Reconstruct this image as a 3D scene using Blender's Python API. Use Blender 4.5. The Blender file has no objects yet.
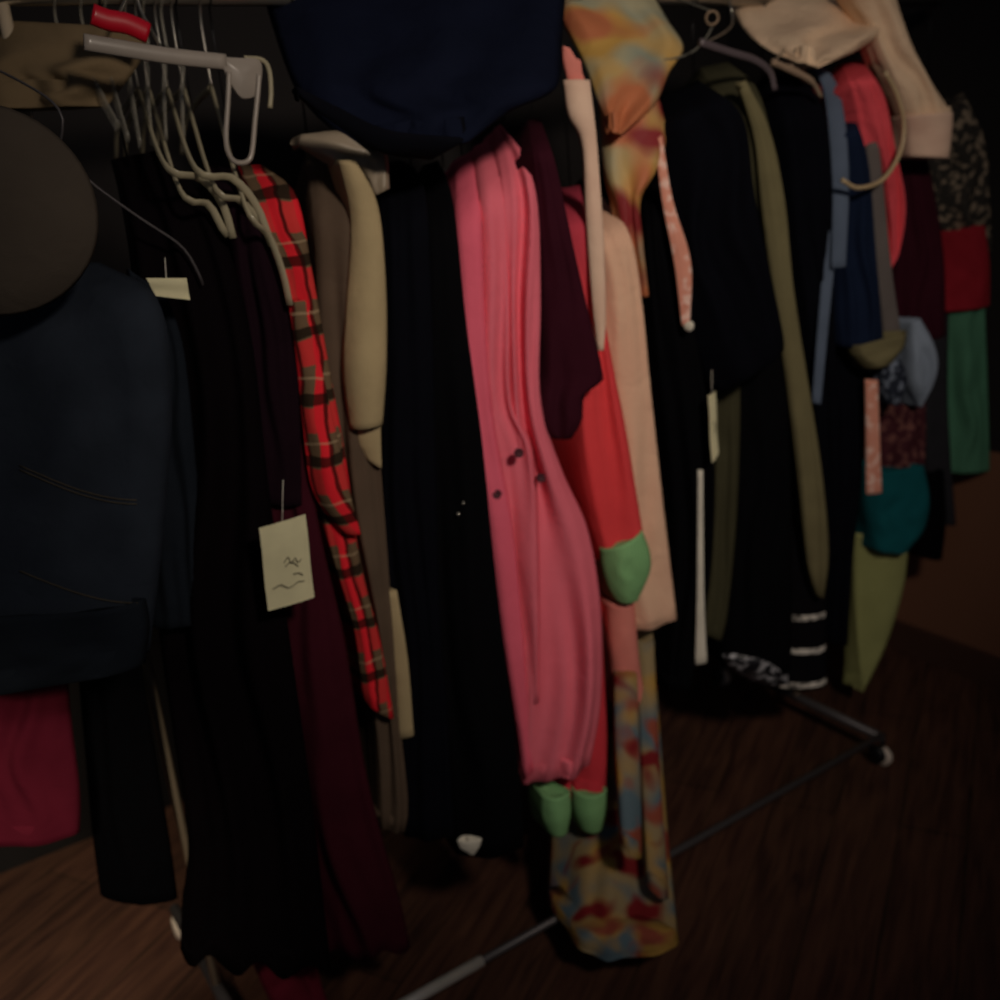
import bpy, bmesh, math, random
from mathutils import Vector, Matrix
random.seed(7)
C = bpy.context.scene.collection
# ------------------------------------------------------------------ camera and rack frame
H, PITCH, ROLL, YAW, X0, Y0, LEN, RAILZ, F, W = 1.4075, .3239, -.0895, .5599, -.5731, 1.4405, 1.4961, 1.657, 1016.6, .2536
EYE = Vector((0, 0, H))
cp, sp, cr, sr = math.cos(PITCH), math.sin(PITCH), math.cos(ROLL), math.sin(ROLL)
FWD = Vector((0, cp, -sp)); UP0 = Vector((0, sp, cp)); X = Vector((1, 0, 0))
RIGHT = cr * X + sr * UP0
UP = -sr * X + cr * UP0
S = Vector((math.cos(YAW), math.sin(YAW), 0)); T = Vector((math.sin(YAW), -math.cos(YAW), 0)); Z = Vector((0, 0, 1))
O = Vector((X0, Y0, 0))
def P(s, t, z): return O + S * s + T * t + Z * z
def ray(px, py): return FWD * F + RIGHT * (px - 500) - UP * (py - 500)
def hit(px, py, pt, n):
    d = ray(px, py); return EYE + d * ((pt - EYE).dot(n) / d.dot(n))
def on_t(px, py, t): return hit(px, py, P(0, t, 0), T)          # on a plane parallel to the rail
def on_floor(px, py, z=0.0): return hit(px, py, Vector((0, 0, z)), Z)
def s_of(p): return (p - O).dot(S)
def t_of(p): return (p - O).dot(T)

cam = bpy.data.cameras.new('camera'); co = bpy.data.objects.new('camera', cam); C.objects.link(co)
cam.sensor_width = 36; cam.lens = 36 * F / 1000; cam.clip_start = .01
M4 = Matrix((RIGHT, UP, -FWD)).transposed().to_4x4(); M4.translation = EYE
co.matrix_world = M4
cam.dof.use_dof = True; cam.dof.focus_distance = 1.0; cam.dof.aperture_fstop = 3.6   # the photograph is slightly out of focus
bpy.context.scene.camera = co

# ------------------------------------------------------------------ materials
def lin(c):
    c = c / 255; return c / 12.92 if c <= .04045 else ((c + .055) / 1.055) ** 2.4
def rgb(c, g=1.0): return tuple(min(.95, lin(v) * g) for v in c) + (1,)
class NT:
    def __init__(s, name):
        s.m = bpy.data.materials.new(name); s.m.use_nodes = True; s.t = s.m.node_tree; s.n = s.t.nodes
        s.b = s.n['Principled BSDF']
    def add(s, ty, ins=None, **kw):
        n = s.n.new(ty)
        for k, v in kw.items(): setattr(n, k, v)
        for k, v in (ins or {}).items():
            if isinstance(v, bpy.types.NodeSocket): s.t.links.new(v, n.inputs[k])
            else: n.inputs[k].default_value = v
        return n
    def link(s, a, b): s.t.links.new(a, b)
    def mix(s, fac, a, b, mode='MIX'):
        n = s.n.new('ShaderNodeMix'); n.data_type = 'RGBA'; n.blend_type = mode
        for i, v in ((0, fac), (6, a), (7, b)):
            if isinstance(v, bpy.types.NodeSocket): s.t.links.new(v, n.inputs[i])
            else: n.inputs[i].default_value = v
        return n.outputs[2]
    def math(s, op, a, b=0.0):
        n = s.n.new('ShaderNodeMath'); n.operation = op
        for i, v in ((0, a), (1, b)):
            if isinstance(v, bpy.types.NodeSocket): s.t.links.new(v, n.inputs[i])
            else: n.inputs[i].default_value = v
        return n.outputs[0]
    def ramp(s, fac, stops, interp='LINEAR'):
        n = s.n.new('ShaderNodeValToRGB'); n.color_ramp.interpolation = interp
        e = n.color_ramp.elements
        while len(e) < len(stops): e.new(.5)
        for i, (p, c) in enumerate(stops): e[i].position = p; e[i].color = c
        s.t.links.new(fac, n.inputs[0]); return n.outputs[0]
    def sock(s): return s.add('ShaderNodeTexCoord').outputs
GAIN = 1.0
def cloth(name, c, gain=None, rough=.9, var=.25, sheen=0.0, weave=700, bump=.12, size=1.0, kind=None, c2=None, c3=None):
    g = GAIN if gain is None else gain
    nt = NT(name); tc = nt.sock(); obj = tc['Object']; uv = tc['UV']
    base = rgb(c, g); dark = tuple(v * (1 - var) for v in base[:3]) + (1,); light = tuple(min(.95, v * (1 + var)) for v in base[:3]) + (1,)
    no = nt.add('ShaderNodeTexNoise', {'Vector': obj, 'Scale': 14.0, 'Detail': 5.0})
    col = nt.mix(no.outputs[0], dark, light)
    if kind == 'plaid':
        sep = nt.add('ShaderNodeSeparateXYZ', {0: uv})
        wob = nt.add('ShaderNodeTexNoise', {'Vector': obj, 'Scale': 16.0})
        def bands(s, per, w, ph=0.0):
            f = nt.math('FRACT', nt.math('ADD', nt.math('DIVIDE', nt.math('ADD', s, nt.math('MULTIPLY', wob.outputs[0], .02)), per), ph)); return nt.math('LESS_THAN', f, w)
        a = bands(sep.outputs[0], .036, .5); b = bands(sep.outputs[1], .09, .42)
        red = rgb(c, g); olive = rgb(c2, g); blk = (.012, .008, .006, 1)
        col = nt.mix(a, olive, red)
        col = nt.mix(nt.math('MULTIPLY', b, .75), col, red)
        col = nt.mix(nt.math('MULTIPLY', bands(sep.outputs[0], .036, .16, .62), .85), col, blk)
        col = nt.mix(nt.math('MULTIPLY', bands(sep.outputs[1], .09, .16, .55), .85), col, blk)
        col = nt.mix(nt.math('MULTIPLY', bands(sep.outputs[1], .09, .04, .2), .35), col, rgb((170, 150, 120), g))
    if kind == 'floral':
        wv = nt.add('ShaderNodeTexNoise', {'Vector': obj, 'Scale': 8.0, 'Detail': 2.0})
        ws = nt.add('ShaderNodeVectorMath', {0: wv.outputs[1], 3: .09}, operation='SCALE'); v = nt.add('ShaderNodeVectorMath', {0: obj, 1: ws.outputs[0]}, operation='ADD')
        vo = nt.add('ShaderNodeTexNoise', {'Vector': v.outputs[0], 'Scale': 11.0, 'Detail': 1.0})
        def blotch(off, sc_, lo, hi):
            o2 = nt.add('ShaderNodeVectorMath', {0: v.outputs[0], 1: (off, off * 1.7, -off)}, operation='ADD')
            n_ = nt.add('ShaderNodeTexNoise', {'Vector': o2.outputs[0], 'Scale': sc_ * size, 'Detail': 1.0})
            return nt.ramp(n_.outputs[0], [(lo, (0, 0, 0, 1)), (hi, (1, 1, 1, 1))])
        col = nt.mix(blotch(1, 12.0, .42, .60), rgb(c, g), rgb(c3, g))
        col = nt.mix(blotch(4, 13.0, .48, .64), col, rgb((176, 138, 70), g))
        col = nt.mix(blotch(7, 14.0, .54, .66), col, rgb(c2, g))
        col = nt.mix(blotch(11, 15.0, .57, .68), col, rgb((120, 34, 38), g))
    if kind == 'bands':          # c2 = list of (z centre, half width)
        sep = nt.add('ShaderNodeSeparateXYZ', {0: uv}); wob = nt.add('ShaderNodeTexNoise', {'Vector': obj, 'Scale': 90.0})
        for zc, hw in c2:
            d = nt.math('ABSOLUTE', nt.math('SUBTRACT', sep.outputs[1], zc))
            m = nt.math('MULTIPLY', nt.math('LESS_THAN', d, hw), nt.ramp(wob.outputs[0], [(.42, (.15, .15, .15, 1)), (.55, (1, 1, 1, 1))]))
            col = nt.mix(m, col, rgb(c3, g))
    if kind == 'flecks':
        vo = nt.add('ShaderNodeTexNoise', {'Vector': obj, 'Scale': 60.0, 'Detail': 3.0})
        col = nt.mix(nt.ramp(vo.outputs[0], [(.52, (0, 0, 0, 1)), (.6, (1, 1, 1, 1))]), col, rgb(c2, g))
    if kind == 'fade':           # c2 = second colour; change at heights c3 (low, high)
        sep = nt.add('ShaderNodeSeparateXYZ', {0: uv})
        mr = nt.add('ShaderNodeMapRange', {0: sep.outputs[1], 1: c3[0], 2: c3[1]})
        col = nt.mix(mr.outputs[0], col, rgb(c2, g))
    if kind == 'ribs':
        sep = nt.add('ShaderNodeSeparateXYZ', {0: uv})
        w = nt.math('SINE', nt.math('MULTIPLY', sep.outputs[0], 900.0))
        col = nt.mix(nt.math('MULTIPLY', nt.math('ADD', w, 1.0), .3), col, rgb(c2 or (20, 30, 20), g))
    nt.link(col, nt.b.inputs['Base Color'])
    nt.b.inputs['Roughness'].default_value = rough
    nt.b.inputs['Specular IOR Level'].default_value = .06 if rough > .6 else .4
    nt.b.inputs['Sheen Weight'].default_value = sheen
    n2 = nt.add('ShaderNodeTexNoise', {'Vector': obj, 'Scale': float(weave), 'Detail': 2.0})
    n3 = nt.add('ShaderNodeTexNoise', {'Vector': obj, 'Scale': 26.0, 'Detail': 4.0, 'Distortion': .6})
    sm = nt.math('ADD', nt.math('MULTIPLY', n2.outputs[0], .12), n3.outputs[0])
    bp = nt.add('ShaderNodeBump', {'Height': sm, 'Strength': bump * 3, 'Distance': .006})
    nt.link(bp.outputs[0], nt.b.inputs['Normal'])
    return nt.m
def plain(name, c, rough=.5, metal=0.0, gain=1.0, trans=0.0, alpha=1.0, scale=30.0):
    nt = NT(name); tc = nt.sock()
    no = nt.add('ShaderNodeTexNoise', {'Vector': tc['Object'], 'Scale': scale, 'Detail': 3.0})
    b = rgb(c, gain); nt.link(nt.mix(no.outputs[0], tuple(v * .85 for v in b[:3]) + (1,), tuple(min(1, v * 1.15) for v in b[:3]) + (1,)), nt.b.inputs['Base Color'])
    nt.b.inputs['Roughness'].default_value = rough; nt.b.inputs['Metallic'].default_value = metal
    nt.b.inputs['Transmission Weight'].default_value = trans; nt.b.inputs['Alpha'].default_value = alpha
    return nt.m

# ------------------------------------------------------------------ object helpers
def tag(o, label=None, cat=None, group=None, kind=None):
    if label: o['label'] = label
    if cat: o['category'] = cat
    if group: o['group'] = group
    if kind: o['kind'] = kind
    return o
def mesh(name, verts, faces, mat, parent=None, uvs=None, smooth=True, sub=0):
    me = bpy.data.meshes.new(name); me.from_pydata([tuple(v) for v in verts], [], faces); me.update()
    if uvs:
        l = me.uv_layers.new(name='UVMap')
        for lp in me.loops: l.data[lp.index].uv = uvs[lp.vertex_index]
    if smooth:
        for p in me.polygons: p.use_smooth = True
    bm = bmesh.new(); bm.from_mesh(me); bmesh.ops.recalc_face_normals(bm, faces=bm.faces); bm.to_mesh(me); bm.free()
    me.materials.append(mat)
    o = bpy.data.objects.new(name, me); C.objects.link(o)
    if parent: o.parent = parent
    if sub:
        m = o.modifiers.new('sub', 'SUBSURF'); m.levels = m.render_levels = sub
    return o
def thing(name, label, cat, group=None, kind=None):
    o = bpy.data.objects.new(name, None); o.empty_display_size = .05; C.objects.link(o)
    return tag(o, label, cat, group, kind)
def spline(pts, n):
    """evenly resample a polyline through a Catmull-Rom curve"""
    pts = [Vector(p) for p in pts]
    if len(pts) == 1: pts = pts * 2
    q = [2 * pts[0] - pts[1]] + pts + [2 * pts[-1] - pts[-2]]
    fine = []
    for i in range(1, len(q) - 2):
        for k in range(16):
            u = k / 16; a, b, c, d = q[i - 1], q[i], q[i + 1], q[i + 2]
            fine.append(.5 * ((2 * b) + (c - a) * u + (2 * a - 5 * b + 4 * c - d) * u * u + (3 * b - a - 3 * c + d) * u ** 3))
    fine.append(pts[-1]); L = [0]
    for i in range(1, len(fine)): L.append(L[-1] + (fine[i] - fine[i - 1]).length)
    out = []; j = 0
    for k in range(n):
        d = L[-1] * k / (n - 1)
        while j < len(L) - 2 and L[j + 1] < d: j += 1
        w = (d - L[j]) / max(1e-9, L[j + 1] - L[j]); out.append(fine[j].lerp(fine[j + 1], min(1, max(0, w))))
    return out
def tube(name, pts, r, mat, parent=None, n=10, res=None, flat=1.0, closed=False):
    """round bar along world points; r may be a list"""
    pts = [Vector(p) for p in pts]
    if res: pts = spline([p for p in pts], res)
    m = len(pts); vs = []; fs = []
    rs = r if isinstance(r, (list, tuple)) else [r] * m
    if len(rs) != m: rs = [rs[min(len(rs) - 1, int(i * len(rs) / m))] for i in range(m)]
    prev = None
    for i, p in enumerate(pts):
        d = (pts[(i + 1) % m if closed else min(i + 1, m - 1)] - pts[(i - 1) % m if closed else max(i - 1, 0)]).normalized()
        a = prev if prev else (Z if abs(d.z) < .9 else S)
        a = (a - d * a.dot(d)).normalized(); prev = a; b = d.cross(a)
        for k in range(n):
            t = 2 * math.pi * k / n; vs.append(p + a * (rs[i] * math.cos(t)) + b * (rs[i] * flat * math.sin(t)))
    for i in range(m if closed else m - 1):
        i2 = (i + 1) % m
        for k in range(n): fs.append((i * n + k, i * n + (k + 1) % n, i2 * n + (k + 1) % n, i2 * n + k))
    if not closed: fs += [tuple(range(n - 1, -1, -1)), tuple(range((m - 1) * n, m * n))]
    return mesh(name, vs, fs, mat, parent)
def lathe(name, c, axis, prof, mat, parent=None, n=24):
    axis = axis.normalized(); a = (Z if abs(axis.z) < .9 else S); a = (a - axis * a.dot(axis)).normalized(); b = axis.cross(a)
    vs = []; fs = []
    for d, r in prof:
        for k in range(n):
            t = 2 * math.pi * k / n; vs.append(c + axis * d + a * (r * math.cos(t)) + b * (r * math.sin(t)))
    for i in range(len(prof) - 1):
        for k in range(n): fs.append((i * n + k, i * n + (k + 1) % n, (i + 1) * n + (k + 1) % n, (i + 1) * n + k))
    fs += [tuple(range(n)), tuple(range((len(prof) - 1) * n, len(prof) * n))]
    return mesh(name, vs, fs, mat, parent)

def drape(name, L, R, t, mat, parent=None, az=0.0, depth=.02, folds=3, amp=.006, rows=44, seed=None, bulge=.35,
          back=.55, shoulder=0.0, hem=.0, pinch=0.0, grow=1.0):
    """hanging cloth shell. L, R: outline seen from the front (top to hem); t: distance in front of the rail (number, or
    list top to hem); depth: how far it runs back towards and past the rail (number) or 'body' for a whole garment."""
    rnd = random.Random(seed if seed is not None else sum(map(ord, name)) + len(L) * 7 + int(L[0][0]))
    l2 = spline([(a, b, 0) for a, b in L], rows); r2 = spline([(a, b, 0) for a, b in R], rows)
    ts = t if isinstance(t, (list, tuple)) else [t, t]
    n_front, n_side, n_back = 30, 7, 4
    ph = [rnd.uniform(0, 6.28) for _ in range(6)]; dz = [rnd.uniform(-1.2, 1.2) for _ in range(6)]
    D = Vector((math.cos(az), math.sin(az), 0)); N = Vector((D.y, -D.x, 0))
    mid = ((l2[-1] + r2[-1]) / 2)
    vs = []; uvs = []; fs = []
    for i in range(rows):
        v = i / (rows - 1)
        f = v * (len(ts) - 1); k = min(int(f), len(ts) - 2); tt = ts[k] + (ts[k + 1] - ts[k]) * (f - k)
        if shoulder: 
            q = min(1, v / shoulder); tt *= .25 + .75 * math.sin(q * math.pi / 2) ** .9
        c2 = (l2[i] + r2[i]) / 2
        anchor = on_t(c2.x, c2.y, tt)
        a = hit(l2[i].x, l2[i].y, anchor, N); b = hit(r2[i].x, r2[i].y, anchor, N)
        w = (b - a).length
        dp = depth if depth != 'body' else max(.02, tt * 1.3)
        g = min(1, .25 + v * 1.6 * grow)
        ring = []
        for j in range(n_front + 1):
            u = j / n_front
            p = a.lerp(b, u)
            e = math.sin(math.pi * u)
            off = w * bulge * .5 * (e ** .6) if e > 0 else 0
            off = min(off, .03); drop = .45 * (1 - v) ** 3 if depth == 'body' else 0
            fd = 0
            if folds:
                x = u * folds * 2 * math.pi
                xx = u + .10 * math.sin(2.2 * v * math.pi + ph[3]) * e + .05 * math.sin(5 * v * math.pi + ph[4]) * e
                x = xx * folds * math.pi * 1.25
                fd = math.sin(x + ph[0] + dz[0] * v * 2.5) * (.8 + .4 * math.sin(3 * v + ph[5])) + .38 * math.sin(2.1 * x + ph[1] + dz[1] * v * 5) * math.sin(v * 4 + ph[2]) + .16 * math.sin(17 * v + 6 * u + ph[2])
                fd *= amp * 1.25 * g * min(1, e * 2.2) * (1 - .45 * max(0, v - .85) / .15) * min(1, w / .07)
            p = p + N * (off + fd)
            if hem and i >= rows - 2: p = p + Z * (hem * math.sin(u * (folds or 2) * 5 + ph[3]))
            ring.append(p)
        for j in range(1, n_side + 1):
            q = j / n_side; wn = 1 - (1 - back) * q
            p = b.lerp((a + b) / 2, 1 - wn) - T * (dp * q) - Z * (drop * dp * q); p += S * (amp * .7 * g * math.sin(q * 9 + ph[4] + v * 3)) * (1 if depth == 'body' else .3)
            ring.append(p)
        for j in range(1, n_back):
            q = j / n_back; aa = b.lerp((a + b) / 2, 1 - back) - T * dp; bb = a.lerp((a + b) / 2, 1 - back) - T * dp
            ring.append(aa.lerp(bb, q) - T * (.004 * math.sin(math.pi * q)) - Z * (drop * dp))
        for j in range(n_side, 0, -1):
            q = j / n_side; wn = 1 - (1 - back) * q
            p = a.lerp((a + b) / 2, 1 - wn) - T * (dp * q) - Z * (drop * dp * q); p += S * (amp * .7 * g * math.sin(q * 8 + ph[5] + v * 2)) * (1 if depth == 'body' else .3)
            ring.append(p)
        m = len(ring); acc = 0
        for j, p in enumerate(ring):
            if j: acc += (p - ring[j - 1]).length
            vs.append(p); uvs.append((acc, p.z))
    for i in range(rows - 1):
        for j in range(m): fs.append((i * m + j, i * m + (j + 1) % m, (i + 1) * m + (j + 1) % m, (i + 1) * m + j))
    # turned hem: a thin lip folded back up inside, then closed out of sight
    for base, up in ((0, -1), ((rows - 1) * m, 1)):
        cen = sum((vs[base + j] for j in range(m)), Vector()) / m
        prevb = base
        for inset, dz_ in ((.0025, -.0012 * up), (.004, .006 * up), (.006, .03 * up)):
            st = len(vs)
            for j in range(m):
                p = vs[base + j]; d = cen - p; k_ = min(.45, inset / max(.001, d.length))
                vs.append(p + d * k_ + Z * (dz_ if base else min(dz_, 0) * .3)); uvs.append(uvs[base + j])
            for j in range(m): fs.append((prevb + j, prevb + (j + 1) % m, st + (j + 1) % m, st + j))
            prevb = st
        c_ = len(vs); vs.append(cen + Z * (.035 if base else -.004)); uvs.append((0, cen.z))
        for j in range(m): fs.append((prevb + j, prevb + (j + 1) % m, c_))
    return mesh(name, vs, fs, mat, parent, uvs=uvs)

wire = None
def hook(parent, s, ztop, mat, r=.0016, dz=0.0):
    """wire hook of the hanger inside a garment, over the rail"""
    pts = [P(s, 0, ztop - .02), P(s, 0, RAILZ - .05)]
    for k in range(9):
        a = -math.pi * .45 + k * math.pi * 1.35 / 8
        pts.append(P(s, .0165 * math.cos(a), RAILZ + .0165 * math.sin(a)))
    return tube('hanger_hook', pts, r, mat, parent, n=6)
def surf(o, px, py, off=0.0):
    """the point of a thing's body that a line from the photographer's eye meets"""
    from mathutils.bvhtree import BVHTree
    best = None; d = ray(px, py).normalized()
    for ch in ([o] if o.type == 'MESH' else [c for c in bpy.data.objects if c.parent == o and c.type == 'MESH']):
        b = BVHTree.FromPolygons([v.co for v in ch.data.vertices], [tuple(p.vertices) for p in ch.data.polygons])
        h = b.ray_cast(EYE, d)
        if h[0] is not None and (best is None or h[3] < best[2]): best = (h[0], h[1], h[3])
    if best is None: p = on_t(px, py, .25); return p, T
    n = best[1] if best[1].dot(d) < 0 else -best[1]
    return best[0] + n * off, n
SLOG = []
def garment(name, label, cat, L, R, t, mat, group=None, hooked=True, part='body', **kw):
    o = thing(name, label, cat, group)
    kw.setdefault('depth', 'body'); kw.setdefault('shoulder', .12)
    d = drape(part, L, R, t, mat, o, **kw)
    me = d.data
    zs = [v.co.z for v in me.vertices]; zt = max(zs); top = [v.co for v in me.vertices if v.co.z > zt - .03]
    s = sum(s_of(p) for p in top) / len(top)
    SLOG.append((name, L[0], round(s, 3), round(min(zs), 3), round(zt, 3)))
    if hooked: hook(o, s, zt, wire)
    return o

# ------------------------------------------------------------------ colours
G = 1.75
wire = plain('dark_wire', (60, 60, 62), .35, .9)
black = cloth('black_cloth', (11, 11, 15), G * .40, var=.3)
blackw = cloth('warm_black_velvet', (13, 7, 11), G * .40, var=.3)
plum = cloth('plum_black_cloth', (22, 9, 17), G * .75)
navyblk = cloth('navy_black_cloth', (12, 13, 22), G * .40)
navy = cloth('navy_cloth', (13, 17, 32), G * .75, bump=.2)
navy2 = cloth('blue_navy_cloth', (16, 24, 42), G)
burg = cloth('burgundy_cloth', (52, 15, 25), G * .8)
maroon = cloth('dark_maroon_knit', (42, 12, 22), G)
crimson = cloth('crimson_cloth', (104, 28, 46), G * .55)
denim = cloth('dark_denim', (31, 36, 44), G * .9, var=.45, weave=1200)
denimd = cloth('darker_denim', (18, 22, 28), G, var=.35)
seam = cloth('denim_seam', (50, 46, 40), G)
plaid = cloth('red_plaid_flannel', (196, 34, 44), G * .85, kind='plaid', c2=(92, 74, 56))
khaki = cloth('khaki_twill', (132, 118, 90), G * 1.05)
khaki_shade = cloth('shaded_khaki_cloth', (70, 58, 48), G)  # body of the khaki coat, its shade put into the colour
satin = cloth('grey_satin', (108, 98, 84), G, rough=.4)
pinkA = cloth('rose_pink_cotton', (208, 88, 108), G * .88, var=.12)
pinkB = cloth('salmon_pink_cotton', (211, 97, 112), G * .88, var=.12)
pinkC = cloth('deep_pink_cotton', (196, 62, 88), G * .82, var=.12)
peach = cloth('peach_terry', (222, 158, 134), G * .92, var=.15, weave=400, bump=.25)
cream = cloth('cream_strap', (218, 172, 152), G * .8)
blush = cloth('blush_pink_cloth', (205, 120, 110), G * .8)
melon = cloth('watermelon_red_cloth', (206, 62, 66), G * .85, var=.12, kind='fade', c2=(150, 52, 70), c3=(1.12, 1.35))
redk = cloth('red_knit', (178, 50, 60), G * .8)
green = cloth('green_ribbing', (130, 178, 124), G * .8, kind='ribs', c2=(84, 128, 80))
dbutton = plain('dark_button', (70, 14, 30), .7)
floral = cloth('floral_scarf_silk', (152, 146, 118), G * .85, kind='floral', c2=(168, 100, 66), c3=(104, 120, 116), rough=.6, size=.55)
floral2 = cloth('floral_dress_cotton', (150, 132, 98), G * .6, kind='floral', c2=(146, 76, 60), c3=(92, 112, 122))
ivory = cloth('ivory_cloth', (176, 172, 160), G)
stripey = cloth('pink_striped_ribbon', (200, 130, 112), G * .9, kind='flecks', c2=(206, 170, 158))
olive = cloth('olive_twill', (92, 86, 62), G)
olived = cloth('dark_olive_cloth', (52, 50, 36), G)
bluegrey = cloth('blue_grey_cloth', (72, 82, 98), G)
grey = cloth('mid_grey_wool', (82, 76, 74), G)
dgrey = cloth('dark_grey_cloth', (34, 34, 38), G)
coral = cloth('coral_red_cloth', (234, 66, 74), G * 1.0, bump=.3)
knit = cloth('cream_knit', (196, 166, 140), G * .92, var=.18, weave=300, bump=.35)
pat = cloth('patterned_grey_cloth', (38, 36, 34), G, kind='flecks', c2=(110, 98, 84))
brownpat = cloth('brown_patterned_cloth', (58, 28, 34), G, kind='flecks', c2=(96, 62, 58))
teal = cloth('teal_cloth', (14, 70, 76), G)
seagreen = cloth('sea_green_cloth', (66, 108, 86), G * .9)
paleblue = cloth('pale_blue_grey_cloth', (112, 122, 136), G)
yelgreen = cloth('yellow_green_cloth', (128, 130, 84), G * 1.0, var=.1)
redr = cloth('deep_red_cloth', (128, 28, 38), G * .8)
felt = cloth('grey_brown_felt', (56, 50, 44), G)
clear = plain('clear_plastic', (190, 185, 170), .18, 0, 1.0, trans=.55, alpha=.55)
clear2 = plain('cloudy_clear_plastic', (200, 190, 160), .22, 0, .9, trans=.25, alpha=.8)
greyplastic = plain('pale_grey_plastic', (165, 155, 145), .3, 0, .8)
redplastic = plain('red_plastic', (190, 18, 40), .3)
metal = plain('brushed_steel', (185, 180, 170), .28, .85)
steeld = plain('dull_dark_steel', (92, 88, 90), .45, .4)
rubber = plain('black_rubber', (18, 18, 20), .5)
castm = plain('pale_caster_plastic', (235, 220, 205), .25)
paper = plain('cream_tag_paper', (212, 206, 168), .8, gain=1.0)
ink = plain('grey_ink', (96, 90, 76), .8)
wood = plain('beige_wood_ring', (205, 180, 140), .4, gain=.9)

# ------------------------------------------------------------------ setting
def quad(name, pts, mat, kind='structure'):
    o = mesh(name, pts, [(0, 1, 2, 3)], mat, smooth=False); o['kind'] = kind; return o
def floor_mat():
    nt = NT('dark_wood_planks'); g = nt.add('ShaderNodeNewGeometry')
    d = hit(1000, 257, Vector((0, 0, H)) , Z) if False else None
    ang = math.atan2(ray(1020, 120).y, ray(1020, 120).x)     # planks run towards the far right
    mp = nt.add('ShaderNodeMapping', {'Vector': g.outputs['Position'], 'Rotation': (0, 0, -ang)})
    br = nt.add('ShaderNodeTexBrick', {'Vector': mp.outputs[0], 'Color1': rgb((80, 50, 42), 1.0), 'Color2': rgb((52, 33, 29), 1.0), 'Mortar': (.008, .005, .004, 1),
        'Scale': 1.0, 'Mortar Size': .004, 'Brick Width': 1.2, 'Row Height': .13}); br.offset = .37
    mp2 = nt.add('ShaderNodeMapping', {'Vector': mp.outputs[0], 'Scale': (2.5, 28, 1)})
    no = nt.add('ShaderNodeTexNoise', {'Vector': mp2.outputs[0], 'Scale': 2.0, 'Detail': 8.0, 'Distortion': 1.0})
    c = nt.mix(.55, br.outputs[0], nt.ramp(no.outputs[0], [(.3, rgb((50, 34, 24), 1.0)), (.7, rgb((128, 92, 62), 1.3))]), 'MULTIPLY')
    c2 = nt.mix(.5, br.outputs[0], nt.ramp(no.outputs[0], [(.3, rgb((44, 28, 23))), (.7, rgb((118, 82, 62)))]))
    nt.link(c2, nt.b.inputs['Base Color']); nt.b.inputs['Roughness'].default_value = .55
    nt.b.inputs['Specular IOR Level'].default_value = .3
    bp = nt.add('ShaderNodeBump', {'Height': br.outputs[1], 'Strength': .3, 'Distance': .003}); bp.invert = True
    nt.link(bp.outputs[0], nt.b.inputs['Normal']); return nt.m
fm = floor_mat()
pb = on_floor(60, 850); TB = t_of(pb)                 # wall behind the rack
pr = on_floor(958, 668); SR = s_of(pr)                # wall beyond its far end
quad('floor', [P(-3, 2.5, 0), P(SR + .3, 2.5, 0), P(SR + .3, TB - .3, 0), P(-3, TB - .3, 0)], fm)
wallb = plain('charcoal_wall', (30, 26, 26), .9, scale=3.0)
wallr = plain('dark_brown_wall', (140, 94, 70), .9, scale=3.0)
quad('wall_back', [P(-3, TB, 0), P(SR, TB, 0), P(SR, TB, 2.6), P(-3, TB, 2.6)], wallb)
WB = .62
quad('wall_right', [P(SR, TB, WB), P(SR, 2.5, WB), P(SR, 2.5, 2.6), P(SR, TB, 2.6)], wallb)
def box(name, a, b, mat, parent=None):
    (s0, t0, z0), (s1, t1, z1) = a, b
    v = [P(s, t, z) for s in (s0, s1) for t in (t0, t1) for z in (z0, z1)]
    f = [(0, 1, 3, 2), (4, 6, 7, 5), (0, 4, 5, 1), (2, 3, 7, 6), (0, 2, 6, 4), (1, 5, 7, 3)]
    return mesh(name, v, f, mat, parent, smooth=False)
o = box('trim_1', (SR - .012, TB, 0), (SR + .03, 2.5, WB), wallr); o['kind'] = 'structure'
o = box('baseboard_right', (SR - .03, TB, 0), (SR - .012, 2.5, .085), plain('dark_baseboard', (84, 56, 44), .6)); o['kind'] = 'structure'

# ------------------------------------------------------------------ rack
rk = thing('clothes_rack', 'long metal rolling clothes rack carrying all the hanging garments', 'rack')
tube('rail', [P(-.55, 0, RAILZ), P(LEN + .45, 0, RAILZ)], .0145, metal, rk, n=16)
postm = plain('cream_enamel_steel', (225, 205, 175), .35, .2)
for s in (0, LEN):
    tube('post', [P(s, 0, .075), P(s, 0, RAILZ)], .0085, postm, rk, n=14)
    tube('end_bar', [P(s, -W, .07), P(s, W, .07)], .011, steeld, rk, n=12)
tube('base_bar', [P(0, W, .08), P(LEN, W, .08)], .0075, steeld, rk, n=12)
sa, sb_ = [s_of(on_t(x, y, W)) for x, y in ((425, 995), (482, 963))]
tube('bar_highlight', [P(sa - .2, W, .08), P(sb_, W, .08)], .0105, plain('highlight_steel', (235, 232, 225), .3, .5), rk, n=12)  # highlight on the base bar, put in as a paler tube around it
for s in (0, LEN):
    for t in (-W, W):
        c = Vector(P(s, t, .024))
        if s == 0 and t > 0: pass
        w = lathe('caster', c - S * .011, S, [(0, .012), (.002, .021), (.006, .024), (.016, .024), (.02, .021), (.022, .012)], castm, rk)
        tube('caster_stem', [P(s, t, .045), P(s, t, .075)], .006, rubber, w, n=10)
        lathe('caster_fork', c + S * (.014 if s == 0 else -.024) + Z * .012, S, [(-.004, .010), (0, .021), (.009, .021), (.012, .012)], rubber, w)

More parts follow.
